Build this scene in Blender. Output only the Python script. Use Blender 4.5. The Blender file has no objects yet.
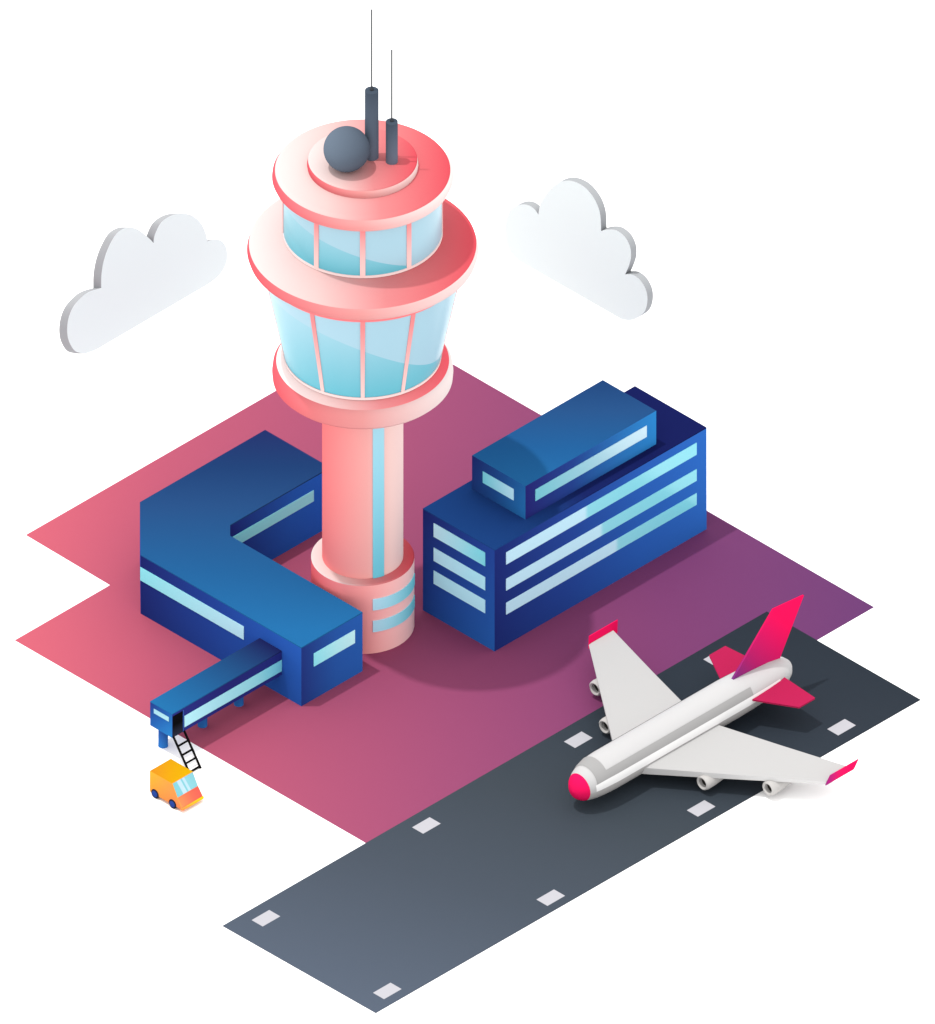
import bpy, bmesh, math
from mathutils import Vector, Matrix

# ------------------------------------------------------------------ camera, world, sun, exposure
scene = bpy.context.scene
S2 = math.sqrt(2.0)
cam_d = bpy.data.cameras.new('camera')
cam = bpy.data.objects.new('camera', cam_d)
scene.collection.objects.link(cam)
view_dir = Vector((1, 1, -1)).normalized()          # true isometric view
cam.location = -view_dir * 260
cam.rotation_euler = view_dir.to_track_quat('-Z', 'Y').to_euler()
cam_d.type = 'ORTHO'
cam_d.ortho_scale = 102.12
cam_d.clip_start = 0.1
cam_d.clip_end = 6000
scene.camera = cam

world = bpy.data.worlds.new("World")
scene.world = world
world.use_nodes = True
bgn = world.node_tree.nodes['Background']
bgn.inputs[0].default_value = (1.0, 0.99, 0.985, 1)   # evenly white sky, as in the picture
bgn.inputs[1].default_value = 1.55

RIGHT = Vector((1, -1, 0)) / S2        # to the right in the picture
FRONT = Vector((-1, -1, 0)) / S2       # towards the viewer, on the ground
SUN_EL = math.radians(76)
to_sun = -RIGHT * math.cos(SUN_EL) + Vector((0, 0, math.sin(SUN_EL)))
sun_d = bpy.data.lights.new('sun', 'SUN')
sun_d.energy = 2.2
sun_d.angle = math.radians(1.2)
sun_d.color = (1.0, 0.97, 0.94)
sun = bpy.data.objects.new('sun', sun_d)
sun.rotation_euler = (-to_sun).to_track_quat('-Z', 'Y').to_euler()
sun.location = to_sun * 150
scene.collection.objects.link(sun)

vs = scene.view_settings
vs.view_transform = 'Standard'
vs.look = 'None'
vs.exposure = 0
vs.gamma = 1
vs.use_curve_mapping = False

# ------------------------------------------------------------------ helpers
C = scene.collection
def W(px, py, z=0.0):
    """map reading: point of the plan at height z (10 units of the plan drawing = 1 m)"""
    u = (px - 467.5) / 10; v = (512 - py) / 10 - 0.81650 * z
    a = u / 0.70711; b = v / 0.40825
    return Vector(((a + b) / 2, (b - a) / 2, z))

def lin(c):
    c = c / 255.0
    return c / 12.92 if c <= 0.04045 else ((c + 0.055) / 1.055) ** 2.4
def col(rgb, L=1.0):
    return tuple(min(0.95, lin(v) / L) for v in rgb) + (1,)

def mat(name, rgb, L=2.0, rough=0.55, metal=0.0, spec=0.0):
    m = bpy.data.materials.new(name); m.use_nodes = True
    b = m.node_tree.nodes['Principled BSDF']
    b.inputs['Base Color'].default_value = col(rgb, L)
    b.inputs['Roughness'].default_value = rough
    b.inputs['Metallic'].default_value = metal
    b.inputs['Specular IOR Level'].default_value = spec
    return m

def grad(name, p0, p1, stops, L=2.0, rough=0.55, spec=0.0, curve=None, interp='LINEAR'):
    """paint that changes colour along the line p0 -> p1 of the object's own coordinates"""
    m = mat(name, (255, 255, 255), L, rough, 0, spec)
    nt = m.node_tree; N = nt.nodes; b = N['Principled BSDF']
    tc = N.new('ShaderNodeTexCoord')
    p0 = Vector(p0); p1 = Vector(p1); d = p1 - p0; d = d / d.length_squared
    sub = N.new('ShaderNodeVectorMath'); sub.operation = 'SUBTRACT'; sub.inputs[1].default_value = p0
    dot = N.new('ShaderNodeVectorMath'); dot.operation = 'DOT_PRODUCT'; dot.inputs[1].default_value = d
    nt.links.new(tc.outputs['Object'], sub.inputs[0]); nt.links.new(sub.outputs[0], dot.inputs[0])
    r = N.new('ShaderNodeValToRGB'); r.color_ramp.interpolation = interp
    nt.links.new(dot.outputs['Value'], r.inputs[0])
    el = r.color_ramp.elements
    while len(el) < len(stops): el.new(0.5)
    for e, (t, c) in zip(el, stops):
        e.position = t
    for e, (t, c) in zip(sorted(el, key=lambda q: q.position), sorted(stops, key=lambda q: q[0])):
        e.color = col(c, L)
    out = r.outputs[0]
    if curve:                      # painted glint: paler colour above a sweeping curved edge in the glazing
        (q0, qd, amp, wave), glint = curve
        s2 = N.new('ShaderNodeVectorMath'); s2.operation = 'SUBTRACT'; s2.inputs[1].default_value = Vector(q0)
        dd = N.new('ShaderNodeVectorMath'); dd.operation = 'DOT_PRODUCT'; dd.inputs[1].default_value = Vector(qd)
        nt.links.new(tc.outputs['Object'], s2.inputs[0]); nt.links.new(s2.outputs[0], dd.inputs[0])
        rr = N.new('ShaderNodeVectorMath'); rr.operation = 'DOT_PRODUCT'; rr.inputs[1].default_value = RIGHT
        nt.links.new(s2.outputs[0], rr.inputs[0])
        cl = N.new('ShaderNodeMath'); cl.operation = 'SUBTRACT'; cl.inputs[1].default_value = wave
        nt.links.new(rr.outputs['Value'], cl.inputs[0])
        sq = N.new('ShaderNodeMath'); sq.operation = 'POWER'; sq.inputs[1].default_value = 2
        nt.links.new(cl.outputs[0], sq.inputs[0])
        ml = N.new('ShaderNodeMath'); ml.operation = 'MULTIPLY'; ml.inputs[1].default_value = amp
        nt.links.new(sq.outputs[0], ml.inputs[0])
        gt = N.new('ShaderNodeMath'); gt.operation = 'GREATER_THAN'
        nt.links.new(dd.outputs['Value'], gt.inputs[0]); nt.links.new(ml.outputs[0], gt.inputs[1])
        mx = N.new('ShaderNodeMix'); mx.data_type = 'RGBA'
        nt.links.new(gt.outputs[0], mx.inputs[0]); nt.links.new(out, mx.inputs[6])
        mx.inputs[7].default_value = col(glint, L)
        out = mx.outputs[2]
    nt.links.new(out, b.inputs['Base Color'])
    return m

def mesh_obj(name, bm, mats, parent=None, sharp=35, smooth=True):
    bmesh.ops.recalc_face_normals(bm, faces=bm.faces)
    if smooth:
        for f in bm.faces: f.smooth = True
        for e in bm.edges:
            if len(e.link_faces) == 2 and e.calc_face_angle(0) > math.radians(sharp): e.smooth = False
    me = bpy.data.meshes.new(name); bm.to_mesh(me); bm.free()
    for m in (mats if isinstance(mats, (list, tuple)) else [mats]): me.materials.append(m)
    o = bpy.data.objects.new(name, me); C.objects.link(o)
    if parent: o.parent = parent
    return o

def thing(name, label, cat, loc=(0, 0, 0), group=None):
    o = bpy.data.objects.new(name, None); C.objects.link(o); o.location = loc
    o.empty_display_size = 0.5
    o['label'] = label; o['category'] = cat
    if group: o['group'] = group
    return o
def struct(o): o['kind'] = 'structure'; return o

def prism(bm, pts, z0, z1, bottom=True):
    """vertical prism over a plan outline"""
    lo = [bm.verts.new((p[0], p[1], z0)) for p in pts]
    hi = [bm.verts.new((p[0], p[1], z1)) for p in pts]
    n = len(pts)
    bm.faces.new(hi)
    if bottom: bm.faces.new(lo[::-1])
    for i in range(n):
        bm.faces.new((lo[i], lo[(i + 1) % n], hi[(i + 1) % n], hi[i]))
    return bm
def box(bm, x0, x1, y0, y1, z0, z1):
    return prism(bm, [(x0, y0), (x1, y0), (x1, y1), (x0, y1)], z0, z1)
def bevel(bm, w, seg=2, ang=30):
    bm.normal_update()
    es = [e for e in bm.edges if len(e.link_faces) == 2 and e.calc_face_angle(0) > math.radians(ang)]
    bmesh.ops.bevel(bm, geom=es, offset=w, segments=seg, profile=0.5, affect='EDGES')
    return bm
def by_normal(bm, table, default=0):
    """material slot by face direction"""
    bmesh.ops.recalc_face_normals(bm, faces=bm.faces)
    for f in bm.faces:
        f.material_index = default
        for v, i in table:
            if f.normal.dot(Vector(v)) > 0.75: f.material_index = i
def lathe(bm, prof, seg=128, cx=0, cy=0):
    rings = []
    for r, z in prof:
        if r < 1e-6: rings.append([bm.verts.new((cx, cy, z))])
        else: rings.append([bm.verts.new((cx + r * math.cos(2 * math.pi * i / seg), cy + r * math.sin(2 * math.pi * i / seg), z)) for i in range(seg)])
    for a, b in zip(rings, rings[1:]):
        for i in range(seg):
            j = (i + 1) % seg
            if len(a) == 1 and len(b) == 1: continue
            if len(a) == 1: bm.faces.new((a[0], b[i], b[j]))
            elif len(b) == 1: bm.faces.new((a[i], a[j], b[0]))
            else: bm.faces.new((a[i], a[j], b[j], b[i]))
    return bm
def arc_dir(a): return FRONT * math.cos(a) + RIGHT * math.sin(a)
def arc_panel(bm, r0, r1, z0, z1, a0, a1, th=0.06, n=24):
    """curved slab on a round wall: radii r0 at z0, r1 at z1, between bearings a0..a1 (degrees, 0 = front)"""
    g = []
    for i in range(n + 1):
        d = arc_dir(math.radians(a0 + (a1 - a0) * i / n))
        g.append([bm.verts.new(d * r + Vector((0, 0, z))) for r, z in ((r0 - th, z0), (r0 + th, z0), (r1 + th, z1), (r1 - th, z1))])
    for a, b in zip(g, g[1:]):
        for k in range(4):
            bm.faces.new((a[k], a[(k + 1) % 4], b[(k + 1) % 4], b[k]))
    if abs(a1 - a0) < 359.9:
        bm.faces.new(g[0]); bm.faces.new(g[-1][::-1])
    return bm
def cyl_between(bm, p, q, r, seg=12):
    p = Vector(p); q = Vector(q); d = q - p
    m = Matrix.Translation((p + q) / 2) @ d.to_track_quat('Z', 'Y').to_matrix().to_4x4()
    bmesh.ops.create_cone(bm, cap_ends=True, segments=seg, radius1=r, radius2=r, depth=d.length, matrix=m)
    return bm

# ------------------------------------------------------------------ ground, apron, runway
bm = bmesh.new()
v = [bm.verts.new(p) for p in ((-1500, -1500, 0), (1500, -1500, 0), (1500, 1500, 0), (-1500, 1500, 0))]; bm.faces.new(v)
struct(mesh_obj('ground', bm, mat('white_ground', (252, 252, 252), 1.02, 0.9, spec=0.0)))

apron_px = [(27, 535), (387.6, 327), (873, 607), (416, 871), (16, 640), (111, 585)]
AP = [W(*p) for p in apron_px]
bm = bmesh.new(); prism(bm, AP, 0.0005, 0.02, bottom=False)
# paving runs rose (far left of the picture) to violet (right)
apron_m = grad('rose_violet_paving', W(20, 620), W(20, 620) + RIGHT * 85.5,
               [(0, (238, 112, 132)), (.16, (216, 101, 130)), (.35, (192, 92, 128)), (.5, (174, 84, 128)), (.75, (143, 70, 126)), (1, (116, 62, 124))], L=2.1, rough=0.8, spec=0.1)
struct(mesh_obj('apron', bm, apron_m))

rw_px = [(223, 925), (376, 1012), (919.5, 699.5), (766, 611.5)]
RW = [W(*p) for p in rw_px]
bm = bmesh.new(); prism(bm, RW, 0.021, 0.045, bottom=False)
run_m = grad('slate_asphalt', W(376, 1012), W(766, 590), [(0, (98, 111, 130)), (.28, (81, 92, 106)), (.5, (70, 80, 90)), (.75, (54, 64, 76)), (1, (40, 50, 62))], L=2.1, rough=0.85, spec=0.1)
n_ = run_m.node_tree
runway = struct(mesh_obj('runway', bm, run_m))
mark_m = mat('white_paint', (224, 224, 232), 2.1, 0.7)
for k, (px, py) in enumerate([(266.5, 917.5), (426.5, 825), (578, 739.5), (717, 657.5), (387.5, 990), (550.5, 897), (700.5, 808), (840.5, 727)]):
    c = W(px, py)
    bm = bmesh.new(); box(bm, c.x - 1.24, c.x + 1.24, c.y - .78, c.y + .78, 0.0455, 0.052)
    mesh_obj('painted_marking', bm, mark_m, runway)

# ------------------------------------------------------------------ control tower
T0 = W(363, 624)
tower = thing('control_tower', 'tall round coral pink control tower with two rings of pale blue glazing', 'tower', T0)
LR = 12.0
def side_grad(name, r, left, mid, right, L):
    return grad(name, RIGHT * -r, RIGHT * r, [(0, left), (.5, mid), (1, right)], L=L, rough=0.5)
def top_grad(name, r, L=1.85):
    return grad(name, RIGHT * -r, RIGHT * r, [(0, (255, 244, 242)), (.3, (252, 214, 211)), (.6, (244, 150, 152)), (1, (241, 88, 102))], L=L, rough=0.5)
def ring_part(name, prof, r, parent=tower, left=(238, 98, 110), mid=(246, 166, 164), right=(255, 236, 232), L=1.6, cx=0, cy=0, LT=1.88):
    bm = bmesh.new(); lathe(bm, prof, cx=cx, cy=cy)
    bmesh.ops.recalc_face_normals(bm, faces=bm.faces)
    for f in bm.faces: f.material_index = 1 if f.normal.z > 0.6 else 0
    return mesh_obj(name, bm, [side_grad(name + '_side_paint', r, left, mid, right, L), top_grad(name + '_top_paint', r, LT)], parent)

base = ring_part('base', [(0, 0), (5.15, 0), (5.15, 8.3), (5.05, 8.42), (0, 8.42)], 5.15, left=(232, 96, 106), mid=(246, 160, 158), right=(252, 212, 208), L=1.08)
bm = bmesh.new(); lathe(bm, [(0, 8.42), (4.05, 8.42), (4.05, 30.5), (0, 31)])
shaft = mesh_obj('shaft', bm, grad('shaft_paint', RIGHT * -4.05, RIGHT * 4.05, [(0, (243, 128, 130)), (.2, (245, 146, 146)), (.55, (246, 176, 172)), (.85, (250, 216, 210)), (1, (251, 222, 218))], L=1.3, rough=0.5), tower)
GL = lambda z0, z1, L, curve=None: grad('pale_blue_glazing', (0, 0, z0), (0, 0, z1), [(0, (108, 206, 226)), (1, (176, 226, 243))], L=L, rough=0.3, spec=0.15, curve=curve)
bm = bmesh.new(); arc_panel(bm, 4.08, 4.08, 8.43, 29.9, 14.3, 31.2)
mesh_obj('shaft_window', bm, GL(8, 30, 1.25), tower)
for z in (6.65, 4.0):
    bm = bmesh.new(); arc_panel(bm, 5.17, 5.17, z - 1.36, z, 11.2, 84)
    mesh_obj('base_window', bm, grad('base_glazing', RIGHT * 1, RIGHT * 5.1, [(0, (176, 224, 240)), (1, (116, 204, 218))], L=1.0, rough=0.3), tower)
# lower collar
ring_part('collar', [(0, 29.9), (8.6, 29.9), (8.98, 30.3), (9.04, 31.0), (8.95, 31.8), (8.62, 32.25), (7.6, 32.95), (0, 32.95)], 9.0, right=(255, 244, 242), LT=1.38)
# lower glazing, widening upwards
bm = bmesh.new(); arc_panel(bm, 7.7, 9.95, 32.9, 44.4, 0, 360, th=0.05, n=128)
lower_glass = mesh_obj('lower_glazing', bm, GL(33, 43, 1.62, (((0, 0, 42.5), (0, 0, 1), -0.0254, -10.3), (184, 226, 244))), tower)  # paler upper area is a glint painted into the glass colour
rim_m = mat('pale_pink_trim', (252, 226, 224), 1.4)
mull_m = grad('mullion_paint', (0, 0, 33), (0, 0, 43), [(0, (250, 206, 202)), (1, (238, 138, 140))], L=1.25)
mull_u = grad('upper_mullion_paint', (0, 0, 48), (0, 0, 53.6), [(0, (250, 206, 202)), (1, (238, 138, 140))], L=1.25)
coral_trim = mat('coral_trim', (240, 126, 130), 1.2)
def glazing_bars(bears, r0, r1, z0, z1, half, m, parent):
    for a in bears:
        bm = bmesh.new(); ra = math.degrees(half / ((r0 + r1) / 2))
        arc_panel(bm, r0, r1, z0, z1, a - ra, a + ra, th=0.10, n=4)
        mesh_obj('mullion', bm, m, parent)
glazing_bars((0, 30.5, -30.5, 88, -88, 180, 149.5, -149.5), 7.75, 9.98, 32.95, 44.35, 0.21, mull_m, lower_glass)
bm = bmesh.new(); arc_panel(bm, 7.76, 7.82, 32.92, 33.25, 0, 360, th=0.1, n=128); mesh_obj('sill', bm, rim_m, lower_glass)
bm = bmesh.new(); arc_panel(bm, 9.93, 9.98, 44.0, 44.4, 0, 360, th=0.12, n=128); mesh_obj('head_rail', bm, coral_trim, lower_glass)
# gallery ring
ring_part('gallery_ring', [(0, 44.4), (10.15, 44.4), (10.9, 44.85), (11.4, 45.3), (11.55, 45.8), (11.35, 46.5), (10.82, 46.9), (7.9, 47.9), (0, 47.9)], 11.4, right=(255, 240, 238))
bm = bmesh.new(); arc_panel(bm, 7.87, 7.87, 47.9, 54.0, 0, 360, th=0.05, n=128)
upper_glass = mesh_obj('upper_glazing', bm, GL(47.9, 53.6, 1.75, (((0, 0, 53.5), (0, 0, 1), -0.011, -17), (184, 226, 244))), tower)  # same painted glint, with a flatter curved edge
glazing_bars((0, 35.5, -35.5, 88, -88, 180, 144.5, -144.5), 7.9, 7.9, 47.95, 53.9, 0.26, mull_u, upper_glass)
bm = bmesh.new(); arc_panel(bm, 7.9, 7.9, 47.92, 48.2, 0, 360, th=0.1, n=128); mesh_obj('sill', bm, rim_m, upper_glass)
bm = bmesh.new(); arc_panel(bm, 7.9, 7.9, 53.65, 54.0, 0, 360, th=0.12, n=128); mesh_obj('head_rail', bm, coral_trim, upper_glass)
# roof
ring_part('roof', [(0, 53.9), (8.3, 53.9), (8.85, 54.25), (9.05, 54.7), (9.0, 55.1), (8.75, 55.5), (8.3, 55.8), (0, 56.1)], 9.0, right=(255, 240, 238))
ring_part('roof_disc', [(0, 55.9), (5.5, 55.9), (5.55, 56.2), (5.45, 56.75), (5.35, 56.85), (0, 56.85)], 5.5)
def on_roof(px, py): return W(px, py, 56.85) - T0
slate = lambda n, z0, z1, L=1.1: grad(n, (0, 0, z0), (0, 0, z1), [(0, (94, 106, 122)), (1, (58, 68, 80))], L=1.0, rough=0.4)
p = on_roof(347, 168.5)
bm = bmesh.new(); bmesh.ops.create_uvsphere(bm, u_segments=64, v_segments=32, radius=2.32, matrix=Matrix.Translation((p.x, p.y, 56.85 + 2.25)))
mesh_obj('radar_dome', bm, grad('dome_paint', p - RIGHT * 2.3, p + RIGHT * 2.3, [(0, (104, 118, 134)), (1, (78, 88, 102))], L=1.35, rough=0.6), tower)
for px, py, r, h, rod in ((372, 158, .69, 8.2, 9.8), (392, 162.5, .60, 4.95, 8.7)):
    p = on_roof(px, py)
    bm = bmesh.new(); lathe(bm, [(0, 56.85), (r, 56.85), (r, 56.8 + h), (r - .08, 56.85 + h), (0, 56.85 + h)], seg=40, cx=p.x, cy=p.y)
    a = mesh_obj('antenna', bm, slate('antenna_paint', 57, 57 + h), tower)
    bm = bmesh.new(); cyl_between(bm, (p.x, p.y, 56.8 + h), (p.x, p.y, 56.85 + h + rod), 0.085)
    lathe(bm, [(.2, 56.85 + h), (.2, 57.05 + h), (0, 57.1 + h)], seg=16, cx=p.x, cy=p.y)
    mesh_obj('antenna_rod', bm, mat('rod_metal', (60, 64, 70), 1.2, 0.4), a)

# ------------------------------------------------------------------ terminal
TH = 7.22
glass_d = lambda n, p0, p1, c0=(188, 228, 244), c1=(128, 212, 222), L=1.4: grad(n, p0, p1, [(0, c0), (1, c1)], L=L, rough=0.2, spec=0.5)
R0 = W(301.8, 706)            # near bottom corner
term = thing('terminal_building', 'low L shaped dark blue terminal with flat blue roof, left of the round tower', 'building', R0)
TP = [W(px, py, TH) - R0 for px, py in [(140.5, 555), (301.8, 647), (362.8, 611.8), (230.8, 535.7), (230.8, 525), (330.6, 467.5), (265.7, 430), (140.5, 502)]]
for q in TP: q.z = 0
TP[0].x = TP[1].x = 0; TP[1].y = 0; TP[2].y = 0; TP[3].x = TP[2].x; TP[5].y = TP[4].y; TP[6].x = TP[5].x; TP[7].y = TP[6].y
bm = bmesh.new(); prism(bm, TP, 0, TH - 0.12)
by_normal(bm, [((-1, 0, 0), 1), ((0, -1, 0), 2)])
yl = TP[0].y
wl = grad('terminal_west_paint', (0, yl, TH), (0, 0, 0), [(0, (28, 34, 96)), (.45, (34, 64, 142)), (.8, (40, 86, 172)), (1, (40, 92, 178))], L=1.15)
ws = bm.faces
# end wall and inner wing wall share one paint whose colour runs along the wall
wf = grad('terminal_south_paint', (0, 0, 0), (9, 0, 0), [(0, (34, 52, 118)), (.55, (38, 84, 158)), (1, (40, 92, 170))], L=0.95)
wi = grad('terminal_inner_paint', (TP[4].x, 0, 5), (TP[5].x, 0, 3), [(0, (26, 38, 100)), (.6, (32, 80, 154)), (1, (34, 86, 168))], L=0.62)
bm.faces.ensure_lookup_table()
for f in bm.faces:
    if f.material_index == 2 and f.calc_center_median().y > 4: f.material_index = 3
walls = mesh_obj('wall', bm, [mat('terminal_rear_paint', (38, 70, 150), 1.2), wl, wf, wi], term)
bm = bmesh.new()
prism(bm, TP, TH - 0.12, TH)
far = (TP[6].x + TP[6].y)
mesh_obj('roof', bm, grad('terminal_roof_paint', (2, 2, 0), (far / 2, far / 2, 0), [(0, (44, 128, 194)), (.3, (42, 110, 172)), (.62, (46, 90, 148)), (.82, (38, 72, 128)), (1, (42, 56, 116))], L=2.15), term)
# windows
def win_x(parent, name, x, y0, y1, z0, z1, m, th=0.05):      # window strip on a wall facing -X
    bm = bmesh.new(); box(bm, x - th, x + 0.02, min(y0, y1), max(y0, y1), z0, z1); return mesh_obj(name, bm, m, parent)
def win_y(parent, name, y, x0, x1, z0, z1, m, th=0.05):
    bm = bmesh.new(); box(bm, min(x0, x1), max(x0, x1), y - th, y + 0.02, z0, z1); return mesh_obj(name, bm, m, parent)
ywin = (301.8 - 244.6) / 7.0711
win_x(term, 'window', 0, ywin, yl - 0.002, TH - 3.1, TH - 1.5, glass_d('west_glass', (0, yl, 0), (0, ywin, 0), (120, 216, 226), (176, 230, 244), L=1.2))
win_y(term, 'window', 0, (314 - 301.8) / 7.0711, (355 - 301.8) / 7.0711, TH - 3.2, TH - 1.6, glass_d('south_glass', (1.7, 0, 4), (7.5, 0, 6), (118, 214, 222), (182, 232, 244), L=.85))
win_y(term, 'window', TP[4].y, TP[4].x + .3, TP[4].x + (314 - 230.8) / 7.0711, TH - 2.95, TH - 1.6, glass_d('inner_glass', (TP[4].x, 0, 0), (TP[4].x + 12, 0, 0), (96, 216, 244), (120, 230, 250), L=.6))

# ------------------------------------------------------------------ boarding bridge
BZ0, BZ1 = 2.5, 5.44
B0 = W(173, 713.4, BZ1); B0.z = 0
bridge = thing('boarding_bridge', 'narrow blue boarding bridge on round columns, reaching out from the terminal wall', 'boarding bridge', B0)
BW = 22 / 7.0711; BL = R0.x - B0.x - 0.01
bm = bmesh.new(); box(bm, 0, BL, 0, BW, BZ0, BZ1 - .1)
# doorway opening: its dark inside is painted on a thin sheet, nothing is cut
by_normal(bm, [((-1, 0, 0), 1), ((0, -1, 0), 2)])
mesh_obj('wall', bm, [mat('bridge_floor_paint', (36, 70, 140), 1.0),
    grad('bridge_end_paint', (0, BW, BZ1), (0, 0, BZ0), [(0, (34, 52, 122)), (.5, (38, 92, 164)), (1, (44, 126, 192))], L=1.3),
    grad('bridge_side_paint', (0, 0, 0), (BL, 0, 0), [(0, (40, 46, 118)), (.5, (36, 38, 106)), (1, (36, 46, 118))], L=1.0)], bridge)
bm = bmesh.new(); box(bm, 0, BL, 0, BW, BZ1 - .1, BZ1)
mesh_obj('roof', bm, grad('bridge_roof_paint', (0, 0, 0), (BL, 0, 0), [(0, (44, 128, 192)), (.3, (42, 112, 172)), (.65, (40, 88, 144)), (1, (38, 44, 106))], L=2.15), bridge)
win_y(bridge, 'window', 0, (185 - 173) / 7.0711, BL - .02, BZ1 - 2.45, BZ1 - 1.1, glass_d('bridge_glass', (0, 0, 0), (BL, 0, 0), (170, 228, 238), (118, 212, 222), L=1.0))
win_x(bridge, 'end_window', 0, .45, 2.55, BZ1 - 1.15, BZ1 - .62, glass_d('bridge_end_glass', (0, 2.6, 0), (0, 0, 0), (150, 214, 234), (170, 230, 240), L=1.75))
bm = bmesh.new(); box(bm, .06, 1.45, -.045, .02, BZ0 + .04, BZ1 - .35)
door = mesh_obj('doorway', bm, grad('doorway_black', (0, 0, BZ0), (0, 0, BZ1), [(0, (40, 44, 60)), (.5, (12, 12, 14)), (1, (14, 14, 22))], L=1.0, rough=0.6), bridge)
bm = bmesh.new(); box(bm, 1.45, 1.56, -.09, .02, BZ0 + .02, BZ1 - .28)
mesh_obj('door_frame', bm, mat('door_frame_paint', (54, 86, 160), 1.1), door)
for px, py in ((164, 745), (203.2, 725), (239.4, 703.7)):
    p = W(px, py) - B0
    bm = bmesh.new(); lathe(bm, [(0, 0.0), (.49, 0.0), (.49, BZ0), (0, BZ0)], seg=32, cx=p.x, cy=p.y)
    mesh_obj('column', bm, grad('column_paint', (0, 0, 2.4), (0, 0, 0), [(0, (38, 66, 136)), (1, (44, 112, 184))], L=1.1), bridge)

# ------------------------------------------------------------------ ladder
lt = W(173.2, 737.2, BZ0); lb = Vector((lt.x - .76, lt.y - 3.25, 0.0))
ladder = thing('ladder', 'black ladder leaning against the doorway of the blue bridge, behind the orange van', 'ladder', (lb.x, lb.y, 0))
lt = lt - lb + Vector((.06, -.1, .12)); wv = Vector((1.5, 0, 0))
black = mat('black_metal', (12, 12, 12), 1.0, 0.5)
for o in (Vector(), wv):
    bm = bmesh.new(); cyl_between(bm, o + Vector((0, 0, 0.06)), lt + o, .12, 10); mesh_obj('rail', bm, black, ladder)
for t in (.06, .29, .51, .75):
    q = lt * t
    bm = bmesh.new(); cyl_between(bm, q, q + wv, .11, 10); mesh_obj('rung', bm, black, ladder)

# ------------------------------------------------------------------ office block
OH = 12.45
O0 = W(494.5, 651.3)
office = thing('office_building', 'dark blue three storey office block with long window bands and a rooftop storey', 'building', O0)
OX, OY = 211.5 / 7.0711, 71.5 / 7.0711
bm = bmesh.new(); box(bm, 0, OX, 0, OY, 0, OH - .12)
by_normal(bm, [((-1, 0, 0), 1), ((0, -1, 0), 2)])
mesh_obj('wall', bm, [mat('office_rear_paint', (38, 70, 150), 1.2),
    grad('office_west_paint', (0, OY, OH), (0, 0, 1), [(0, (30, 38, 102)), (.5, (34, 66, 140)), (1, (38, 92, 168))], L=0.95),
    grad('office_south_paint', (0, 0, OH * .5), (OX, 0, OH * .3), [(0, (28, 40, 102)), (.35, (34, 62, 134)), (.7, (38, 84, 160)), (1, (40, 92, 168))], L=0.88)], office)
bm = bmesh.new(); box(bm, 0, OX, 0, OY, OH - .12, OH)
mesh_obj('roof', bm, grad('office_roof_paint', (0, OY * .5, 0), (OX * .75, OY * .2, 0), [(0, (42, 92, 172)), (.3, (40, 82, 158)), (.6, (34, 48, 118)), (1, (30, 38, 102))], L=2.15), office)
for dz, h in ((1.13, 1.47), (4.36, 1.42), (7.29, 1.42)):
    k = .62 - .0 * dz
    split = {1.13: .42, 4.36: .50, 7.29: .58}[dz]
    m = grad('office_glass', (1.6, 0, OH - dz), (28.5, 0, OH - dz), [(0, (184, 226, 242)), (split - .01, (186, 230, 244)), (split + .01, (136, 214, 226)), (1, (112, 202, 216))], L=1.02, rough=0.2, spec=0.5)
    win_y(office, 'window', 0, (505.8 - 494.5) / 7.0711, (695.8 - 494.5) / 7.0711, OH - dz - h, OH - dz, m)
for dz, h, c0, c1 in ((1.0, 1.66, (176, 226, 240), (108, 202, 214)), (4.0, 1.6, (176, 228, 244), (160, 222, 236)), (6.8, 1.6, (172, 230, 245), (172, 230, 245))):
    win_x(office, 'window', 0, (494.5 - 485.3) / 7.0711, (494.5 - 434) / 7.0711, OH - dz - h, OH - dz, glass_d('office_side_glass', (0, 8.5, 0), (0, 1.3, 0), c0, c1, L=.95))
U0 = W(525.3, 519.6, OH) - O0
UX, UY, UH = 130.4 / 7.0711, 53.3 / 7.0711, 4.08
upper = None
bm = bmesh.new(); box(bm, U0.x, U0.x + UX, U0.y, U0.y + UY, OH + .001, OH + UH)
by_normal(bm, [((-1, 0, 0), 1), ((0, -1, 0), 2), ((0, 0, 1), 3)])
upper = mesh_obj('rooftop_storey', bm, [mat('storey_rear_paint', (38, 70, 150), 1.2),
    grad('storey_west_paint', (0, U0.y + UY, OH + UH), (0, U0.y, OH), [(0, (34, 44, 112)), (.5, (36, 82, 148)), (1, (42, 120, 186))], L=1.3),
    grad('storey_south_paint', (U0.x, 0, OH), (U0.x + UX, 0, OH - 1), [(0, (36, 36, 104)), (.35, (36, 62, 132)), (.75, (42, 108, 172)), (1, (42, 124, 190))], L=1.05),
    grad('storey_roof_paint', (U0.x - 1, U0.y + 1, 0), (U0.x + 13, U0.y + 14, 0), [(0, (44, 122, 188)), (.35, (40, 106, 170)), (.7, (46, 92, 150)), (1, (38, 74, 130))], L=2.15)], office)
win_y(upper, 'window', U0.y, U0.x + (535 - 525.3) / 7.0711, U0.x + (646 - 525.3) / 7.0711, OH + UH - 1.1 - 1.38, OH + UH - 1.1, glass_d('storey_glass', (U0.x + 1, 0, 0), (U0.x + 17, 0, 0), (118, 206, 220), (196, 230, 245), L=1.3))
win_x(upper, 'window', U0.x, U0.y + (525.3 - 513.7) / 7.0711, U0.y + (525.3 - 483) / 7.0711, OH + UH - 1.16 - 1.38, OH + UH - 1.16, glass_d('storey_side_glass', (0, U0.y + 6, 0), (0, U0.y + 1.6, 0), (116, 210, 222), (184, 230, 245), L=1.1))

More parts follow.
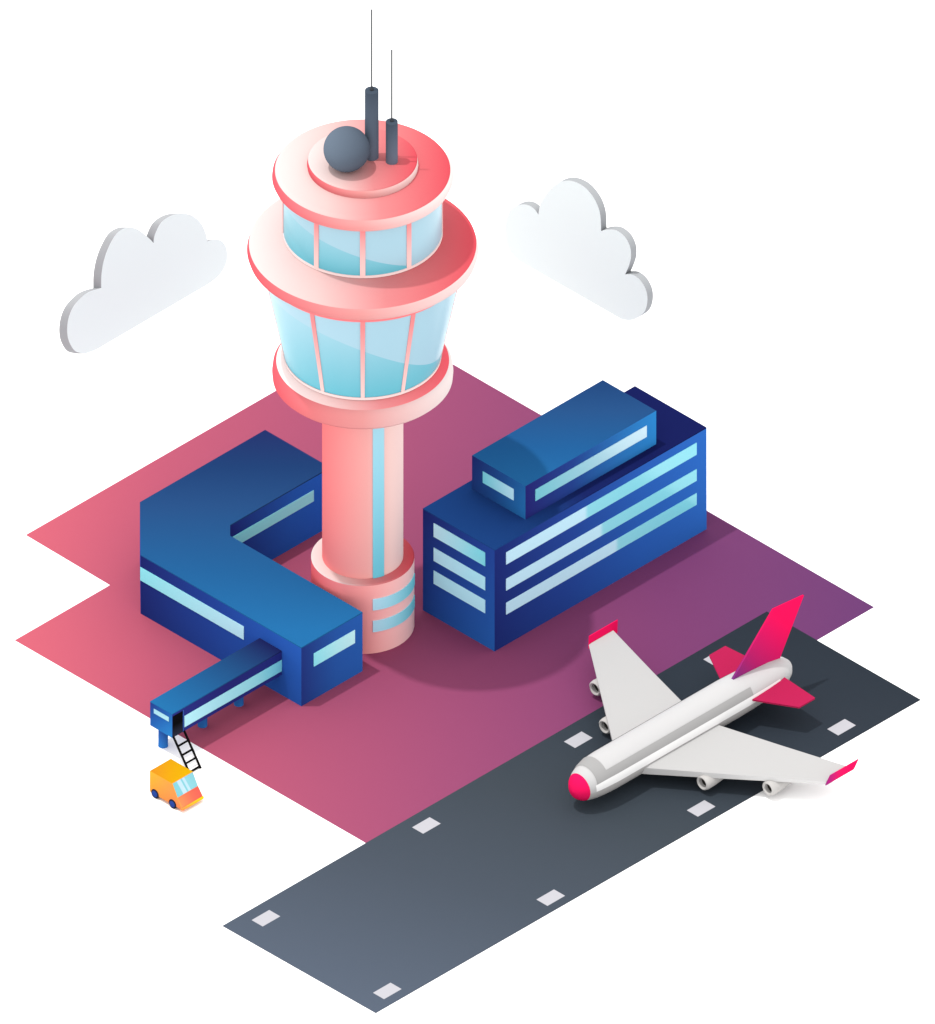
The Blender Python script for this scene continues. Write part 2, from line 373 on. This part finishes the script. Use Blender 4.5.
# ------------------------------------------------------------------ service van
VB = W(150.4, 790.9, .38)          # rear lower near-side corner
V0 = Vector((VB.x, VB.y - 4.54, 0))
van = thing('service_van', 'small orange and yellow service van with pale blue windscreen on the white ground', 'van', V0)
VW = 3.0; L_ = 4.54; H0, H1 = .38, 2.95
# side outline, y from the nose (0) to the back (L_)
prof = [(L_, H0), (L_, H1), (L_ - 3.13, H1), (L_ - 3.88, H1 - 1.42), (0.06, H0 + .34), (0.0, H0 + .3), (0.0, H0)]
bm = bmesh.new()
a = [bm.verts.new((0, y, z)) for y, z in prof]; b = [bm.verts.new((VW, y, z)) for y, z in prof]
bm.faces.new(a); bm.faces.new(b[::-1])
for i in range(len(prof)):
    j = (i + 1) % len(prof); bm.faces.new((a[i], a[j], b[j], b[i]))
bmesh.ops.recalc_face_normals(bm, faces=bm.faces)
bevel(bm, .07, 2, 25)
by_normal(bm, [((-1, 0, 0), 1), ((0, 0, 1), 2)])
for f in bm.faces:
    if abs(f.normal.x) < .3 and f.normal.y < -.5 and f.calc_center_median().z < H1 - 1.0: f.material_index = 3
vbody = mesh_obj('body', bm, [mat('van_orange', (252, 160, 70), 1.4),
    grad('van_side_paint', (0, L_, H1), (0, .5, H0), [(0, (252, 176, 50)), (.5, (250, 156, 74)), (1, (252, 140, 86))], L=1.5, rough=0.35),
    grad('van_roof_paint', (0, L_, 0), (VW, L_ - 3, 0), [(0, (250, 160, 44)), (.5, (254, 184, 24)), (1, (255, 200, 12))], L=2.2, rough=0.35),
    grad('van_front_paint', (0, 0, 0), (VW, 0, 0), [(0, (252, 136, 84)), (.6, (240, 104, 82)), (1, (236, 92, 82))], L=1.3, rough=0.35)], van, sharp=50)
# windscreen lies on the raked front
p_top = Vector((0, L_ - 3.13, H1)); p_bot = Vector((0, L_ - 3.88, H1 - 1.42)); nrm = Vector((0, -(p_top.z - p_bot.z), (p_top.y - p_bot.y))).normalized()
bm = bmesh.new()
def slab(bm, pts, off0, off1, n):
    lo = [bm.verts.new(p + n * off0) for p in pts]; hi = [bm.verts.new(p + n * off1) for p in pts]
    bm.faces.new(hi); bm.faces.new(lo[::-1])
    for i in range(len(pts)):
        j = (i + 1) % len(pts); bm.faces.new((lo[i], lo[j], hi[j], hi[i]))
e = p_top - p_bot
slab(bm, [p_bot + e * .02 + Vector((.1, 0, 0)), p_bot + e * .02 + Vector((VW - .08, 0, 0)), p_bot + e * .96 + Vector((VW - .08, 0, 0)), p_bot + e * .96 + Vector((.1, 0, 0))], -.01, .035, nrm)
mesh_obj('windscreen', bm, grad('windscreen_glass', (0, 0, 1.5), (3.0, 0, 2.13), [(0, (120, 206, 218)), (.28, (126, 208, 220)), (.31, (196, 230, 246)), (.45, (196, 230, 246)), (.47, (126, 208, 222)), (.52, (130, 210, 222)), (.54, (190, 228, 244)), (.62, (190, 228, 244)), (.64, (140, 214, 226)), (1, (130, 208, 220))], L=1.6, rough=0.15, spec=0.5), vbody)  # the pale diagonal streaks are glints painted into the colour ramp
bm = bmesh.new(); box(bm, -.03, VW + .03, -.12, .14, H0 - .04, H0 + .24); bevel(bm, .05)
mesh_obj('bumper', bm, grad('bumper_paint', (0, 0, 0), (VW, 0, 0), [(0, (252, 140, 74)), (.5, (254, 176, 50)), (1, (255, 196, 20))], L=1.2), van)
tyre_m = mat('tyre_rubber', (34, 34, 46), 1.0, 0.7); hub_m = mat('blue_hub', (40, 66, 140), 1.2, 0.4)
for x in (.0, VW):
    for y in (L_ - .78, 1.28):
        s = -1 if x == 0 else 1
        bm = bmesh.new(); cyl_between(bm, (x - s * .32, y, .52), (x + s * .06, y, .52), .52, 28); bevel(bm, .05)
        w = mesh_obj('wheel', bm, tyre_m, van)
        bm = bmesh.new(); cyl_between(bm, (x + s * .02, y, .52), (x + s * .10, y, .52), .36, 24); bevel(bm, .03)
        mesh_obj('hub', bm, hub_m, w)

# ------------------------------------------------------------------ airliner
AZ = 2.85
N0 = W(572.5, 788, AZ)
plane = thing('airliner', 'white four engined airliner with crimson nose, tail and wingtips low over the runway', 'airplane', (N0.x, N0.y, 0))
FP = [(0, 0, -.45), (.08, .45, -.44), (.3, .9, -.40), (.7, 1.3, -.33), (1.3, 1.64, -.22), (2.1, 1.9, -.10), (3.1, 2.08, 0), (4.4, 2.15, 0), (22, 2.15, 0), (25, 2.05, -.04), (27.5, 1.85, -.06), (29.0, 1.55, -.06), (29.8, 1.15, -.04), (30.3, .65, 0), (30.45, 0, 0)]
def fus(x):
    for (x0, r0, c0), (x1, r1, c1) in zip(FP, FP[1:]):
        if x <= x1:
            t = (x - x0) / (x1 - x0); return r0 + (r1 - r0) * t, c0 + (c1 - c0) * t
    return 0, FP[-1][2]
def fpt(x, th, off=0.0):
    r, c = fus(x); a = math.radians(th)
    return Vector((x, -(r + off) * math.sin(a), AZ + c + (r + off) * math.cos(a)))
def fus_patch(bm, xs, ths, off, rim=True):
    """curved plate following the fuselage; xs(th) -> list of x"""
    g = [[bm.verts.new(fpt(x, th, off)) for x in xs(th)] for th in ths]
    for a, b in zip(g, g[1:]):
        for i in range(len(a) - 1): bm.faces.new((a[i], a[i + 1], b[i + 1], b[i]))
    return g
xs_all = [0, .03, .08, .18, .3, .5, .7, 1.0, 1.3, 1.7, 2.1, 2.6, 3.1, 3.7, 4.4, 8, 12, 16, 20, 22, 24, 25.5, 26.5, 27.5, 28.3, 29, 29.4, 29.8, 30.0, 30.15, 30.3, 30.4, 30.45]
bm = bmesh.new(); NS = 72
rings = []
for x in xs_all:
    r, c = fus(x)
    if r == 0: rings.append([bm.verts.new((x, 0, AZ + c))])
    else: rings.append([bm.verts.new(fpt(x, i * 360 / NS)) for i in range(NS)])
for A, B in zip(rings, rings[1:]):
    for i in range(NS):
        j = (i + 1) % NS; th = (i + .5) * 360 / NS
        if len(A) == 1: f = bm.faces.new((A[0], B[i], B[j]))
        elif len(B) == 1: f = bm.faces.new((A[i], A[j], B[0]))
        else: f = bm.faces.new((A[i], A[j], B[j], B[i]))
        f.material_index = 1 if 95 < th < 265 else 0
white_m = mat('aircraft_white', (232, 232, 233), 1.95, 0.6, spec=0.12)
belly_m = mat('aircraft_belly_grey', (204, 202, 201), 1.75, 0.45)
body = mesh_obj('fuselage', bm, [white_m, belly_m], plane, sharp=60)
bright_m = mat('aircraft_bright_white', (247, 247, 247), 1.3, 0.4)
crim = (236, 24, 92)
crim_m = mat('crimson_paint', crim, 1.25, 0.4)
# nose cone
bm = bmesh.new()
xn = [0, .03, .08, .18, .3, .5, .7, .85, 1.0]
g = [[bm.verts.new(fpt(x, i * 10, .025)) for i in range(36)] for x in xn[1:]]
tip = bm.verts.new(fpt(0, 0, 0) - Vector((.025, 0, 0)))
for i in range(36): bm.faces.new((tip, g[0][i], g[0][(i + 1) % 36]))
for A, B in zip(g, g[1:]):
    for i in range(36): bm.faces.new((A[i], A[(i + 1) % 36], B[(i + 1) % 36], B[i]))
mesh_obj('nose_cone', bm, crim_m, body, sharp=70)
# cockpit glazing wrapping the nose and the window bands running aft
grey_m = mat('grey_glazing', (184, 184, 184), 1.75, 0.35)
bm = bmesh.new()
N_ = 8
def wx(th): 
    k = max(0.0, 1 - (abs(th) / 70.0) ** 3)
    x0 = 1.75 + .1 * k; x1 = 3.1 + .1 * k
    return [x0 + (x1 - x0) * i / N_ for i in range(N_ + 1)]
fus_patch(bm, wx, [-70 + 140 * i / 40 for i in range(41)], .03)
mesh_obj('cockpit_window', bm, grey_m, body, sharp=70)
for s in (1, -1):
    bm = bmesh.new()
    fus_patch(bm, lambda th: [3.0, 3.1, 3.7, 4.4, 8, 12, 16, 20, 22, 23.5], [s * (46 + 24 * i / 6) for i in range(7)], .032)
    mesh_obj('window_band', bm, grey_m, body, sharp=70)
    bm = bmesh.new()
    fus_patch(bm, lambda th: [1.6, 2.1, 2.6, 3.1, 3.7, 4.4, 8, 12, 16, 20, 22, 24, 25.5, 26.5, 27.5], [s * (70.5 + 24 * i / 6) for i in range(7)], .02)
    mesh_obj('side_stripe', bm, bright_m, body, sharp=70)

wing_top = mat('wing_white', (222, 222, 222), 2.0, 0.45)
wing_edge = mat('wing_edge_grey', (203, 203, 203), 1.25, 0.45)
def loft(bm, secs):
    rs = [[bm.verts.new(p) for p in s] for s in secs]
    for A, B in zip(rs, rs[1:]):
        n = len(A)
        for i in range(n): bm.faces.new((A[i], A[(i + 1) % n], B[(i + 1) % n], B[i]))
    bm.faces.new(rs[0]); bm.faces.new(rs[-1][::-1])
for s in (1, -1):
    def sec(y, xl, xt, zt, h):
        return [(xl, s * y, AZ + zt - h * .12), (xl + .35, s * y, AZ + zt), (xt, s * y, AZ + zt), (xt, s * y, AZ + zt - .08), (xl + 1.2, s * y, AZ + zt - h), (xl + .1, s * y, AZ + zt - h * .85)]
    bm = bmesh.new()
    loft(bm, [sec(.6, 7.2, 18.0, -.3, 1.15), sec(2.0, 8.0, 18.3, -.3, 1.12), sec(9, 13.2, 20.2, -.25, .85), sec(16.7, 18.95, 22.4, -.2, .5)])
    by_normal(bm, [((0, 0, 1), 1)])
    wing = mesh_obj('wing', bm, [wing_edge, wing_top], plane, sharp=40)
    # winglet, turned up and slightly out
    bm = bmesh.new()
    lo = [Vector((18.95, s * 16.62, AZ - .7)), Vector((22.9, s * 16.62, AZ - .7)), Vector((22.9, s * 16.76, AZ - .7)), Vector((18.95, s * 16.76, AZ - .7))]
    hi = [Vector((19.3, s * 16.95, AZ + .5)), Vector((23.3, s * 16.95, AZ + .5)), Vector((23.3, s * 17.04, AZ + .5)), Vector((19.3, s * 17.04, AZ + .5))]
    loft(bm, [lo, hi])
    mesh_obj('winglet', bm, grad('winglet_paint', (18.9, 0, AZ), (22.2, 0, AZ + .4), [(0, (150, 40, 122)), (.5, (214, 30, 98)), (1, (238, 22, 90))] if s < 0 else [(0, (240, 24, 92)), (1, (238, 22, 90))], L=1.3), wing)
    # engines
    for ex, ey in ((11.3, 6.9), (15.25, 12.2)):
        c = Vector((ex, s * ey, AZ - 1.55))
        bm = bmesh.new()
        pr = [(.50, .10), (.66, -.02), (.78, .06), (.84, .4), (.82, 1.3), (.70, 2.7), (.48, 3.9), (.30, 4.1), (0, 4.1)]
        pr = [(.52, .55)] + pr
        rgs = []
        for r, dx in pr:
            rgs.append([bm.verts.new(c + Vector((dx, r * math.cos(t * math.pi / 16), r * math.sin(t * math.pi / 16)))) for t in range(32)] if r else [bm.verts.new(c + Vector((dx, 0, 0)))])
        for A, B in zip(rgs, rgs[1:]):
            for i in range(32):
                j = (i + 1) % 32
                bm.faces.new((A[i], A[j], B[0])) if len(B) == 1 else bm.faces.new((A[i], A[j], B[j], B[i]))
        eng = mesh_obj('engine', bm, mat('engine_casing', (214, 212, 210), 1.7, .45), wing, sharp=50)
        bm = bmesh.new()
        cyl_between(bm, c + Vector((.5, 0, 0)), c + Vector((.6, 0, 0)), .53, 32)
        mesh_obj('intake', bm, mat('intake_dark', (44, 42, 40), 1.0, .6), eng)
    # tailplane
    bm = bmesh.new()
    z = AZ + .2
    lo = [Vector((22.6, s * 1.0, z)), Vector((28.2, s * 1.0, z)), Vector((27.8, s * 6.3, z)), Vector((25.6, s * 6.3, z))]
    hi = [p + Vector((0, 0, .16)) for p in lo]
    loft(bm, [lo, hi]); bevel(bm, .05, 2)
    mesh_obj('tailplane', bm, mat('tailplane_crimson', (206, 44, 96), 1.9, .45), plane)
# fin
bm = bmesh.new()
F_ = [(22.0, 1.6), (28.9, 1.2), (32.5, 7.4), (28.2, 7.84)]
lo = [Vector((x, -.14, AZ + zz)) for x, zz in F_]; hi = [Vector((x, .14, AZ + zz)) for x, zz in F_]
for q in (lo[2], lo[3]): q.y = -.07
for q in (hi[2], hi[3]): q.y = .07
loft(bm, [lo, hi]); bevel(bm, .04, 2)
mesh_obj('fin', bm, grad('fin_paint', (23, 0, AZ + 1.6), (29.5, 0, AZ + 6.0), [(0, (118, 50, 124)), (.35, (180, 36, 106)), (.7, (216, 28, 98)), (1, (240, 22, 90))], L=1.25, rough=.45), plane)

# ------------------------------------------------------------------ clouds
def outline(groups):
    pts = []
    for g in groups:
        P = [Vector(p) for p in g]
        for i in range(len(P) - 1):
            a = P[i - 1] if i else P[i]; b = P[i]; c = P[i + 1]; d = P[i + 2] if i + 2 < len(P) else P[i + 1]
            for k in range(8):
                t = k / 8
                pts.append(.5 * ((2 * b) + (c - a) * t + (2 * a - 5 * b + 4 * c - d) * t * t + (3 * b - a - 3 * c + d) * t ** 3))
    return pts
def cloud(label, groups, scale, ox, oy, baseline, along_x, thick, zb, face_m, rim_m):
    pts = [(ox + p[0] / scale, oy + p[1] / scale) for p in outline(groups)]
    o = W(baseline[0], baseline[1], zb)
    c = thing('cloud', label, 'cloud', o, 'flat floating clouds beside the tower')
    loc = []
    for px, py in pts:
        du = (px - baseline[0]) / 7.0711; up = (baseline[1] - py) / 10
        if along_x: loc.append(Vector((du, 0, (up - .40825 * du) / .8165)))
        else: loc.append(Vector((0, -du, (up + .40825 * du) / .8165)))
    t = -RIGHT * thick if along_x else Vector((thick, 0, 0))
    bm = bmesh.new()
    A = [bm.verts.new(p) for p in loc]; B = [bm.verts.new(p + t) for p in loc]
    f1 = bm.faces.new(A); f2 = bm.faces.new(B[::-1])
    for i in range(len(A)):
        j = (i + 1) % len(A); f = bm.faces.new((A[i], A[j], B[j], B[i])); f.material_index = 1
    mesh_obj('cloud_body', bm, [face_m, rim_m], c, sharp=35)
    return c
g1 = [[(180, 808), (130, 795), (100, 750), (90, 700), (95, 640), (115, 585), (150, 540), (195, 505), (257, 485)],
      [(257, 485), (258, 420), (270, 350), (295, 280), (335, 215), (390, 187), (440, 200), (490, 240), (514, 265)],
      [(514, 265), (520, 225), (550, 165), (600, 130), (650, 120), (700, 128), (745, 165), (770, 215), (779, 257)],
      [(779, 257), (810, 247), (845, 252), (870, 285), (877, 330), (865, 380), (830, 430), (780, 468)],
      [(780, 468), (505, 629)], [(505, 629), (230, 790)], [(230, 790), (180, 808)]]
g2 = [[(145, 525), (115, 495), (90, 450), (78, 390), (82, 320), (105, 265), (150, 238), (195, 238), (230, 260), (250, 288)],
      [(250, 288), (262, 230), (300, 170), (350, 125), (400, 112), (450, 122), (500, 155), (545, 215), (570, 285), (575, 373)],
      [(575, 373), (610, 365), (655, 370), (700, 405), (725, 455), (730, 505), (720, 550), (700, 597)],
      [(700, 597), (740, 600), (780, 630), (808, 680), (815, 735), (800, 790), (760, 825), (720, 836), (680, 830)],
      [(680, 830), (410, 676)], [(410, 676), (145, 525)]]
cloud('pale grey cloud with four lobes floating left of the tower, rising to the right', g1, 4.921, 50, 190, (86, 354), True, .8, 8,
      mat('cloud_white', (233, 245, 246), 1.16, .9, spec=0), mat('cloud_edge_grey', (204, 207, 211), 2.0, .9, spec=0))
cloud('pale grey cloud right of the tower, above the office block, sloping down to the right', g2, 5.194, 490, 160, (621, 320), False, .8, 8,
      mat('cloud_white_right', (240, 251, 251), 1.3, .9, spec=0), mat('cloud_edge_grey_right', (198, 202, 206), 2.0, .9, spec=0))

scene.cycles.max_bounces = 6
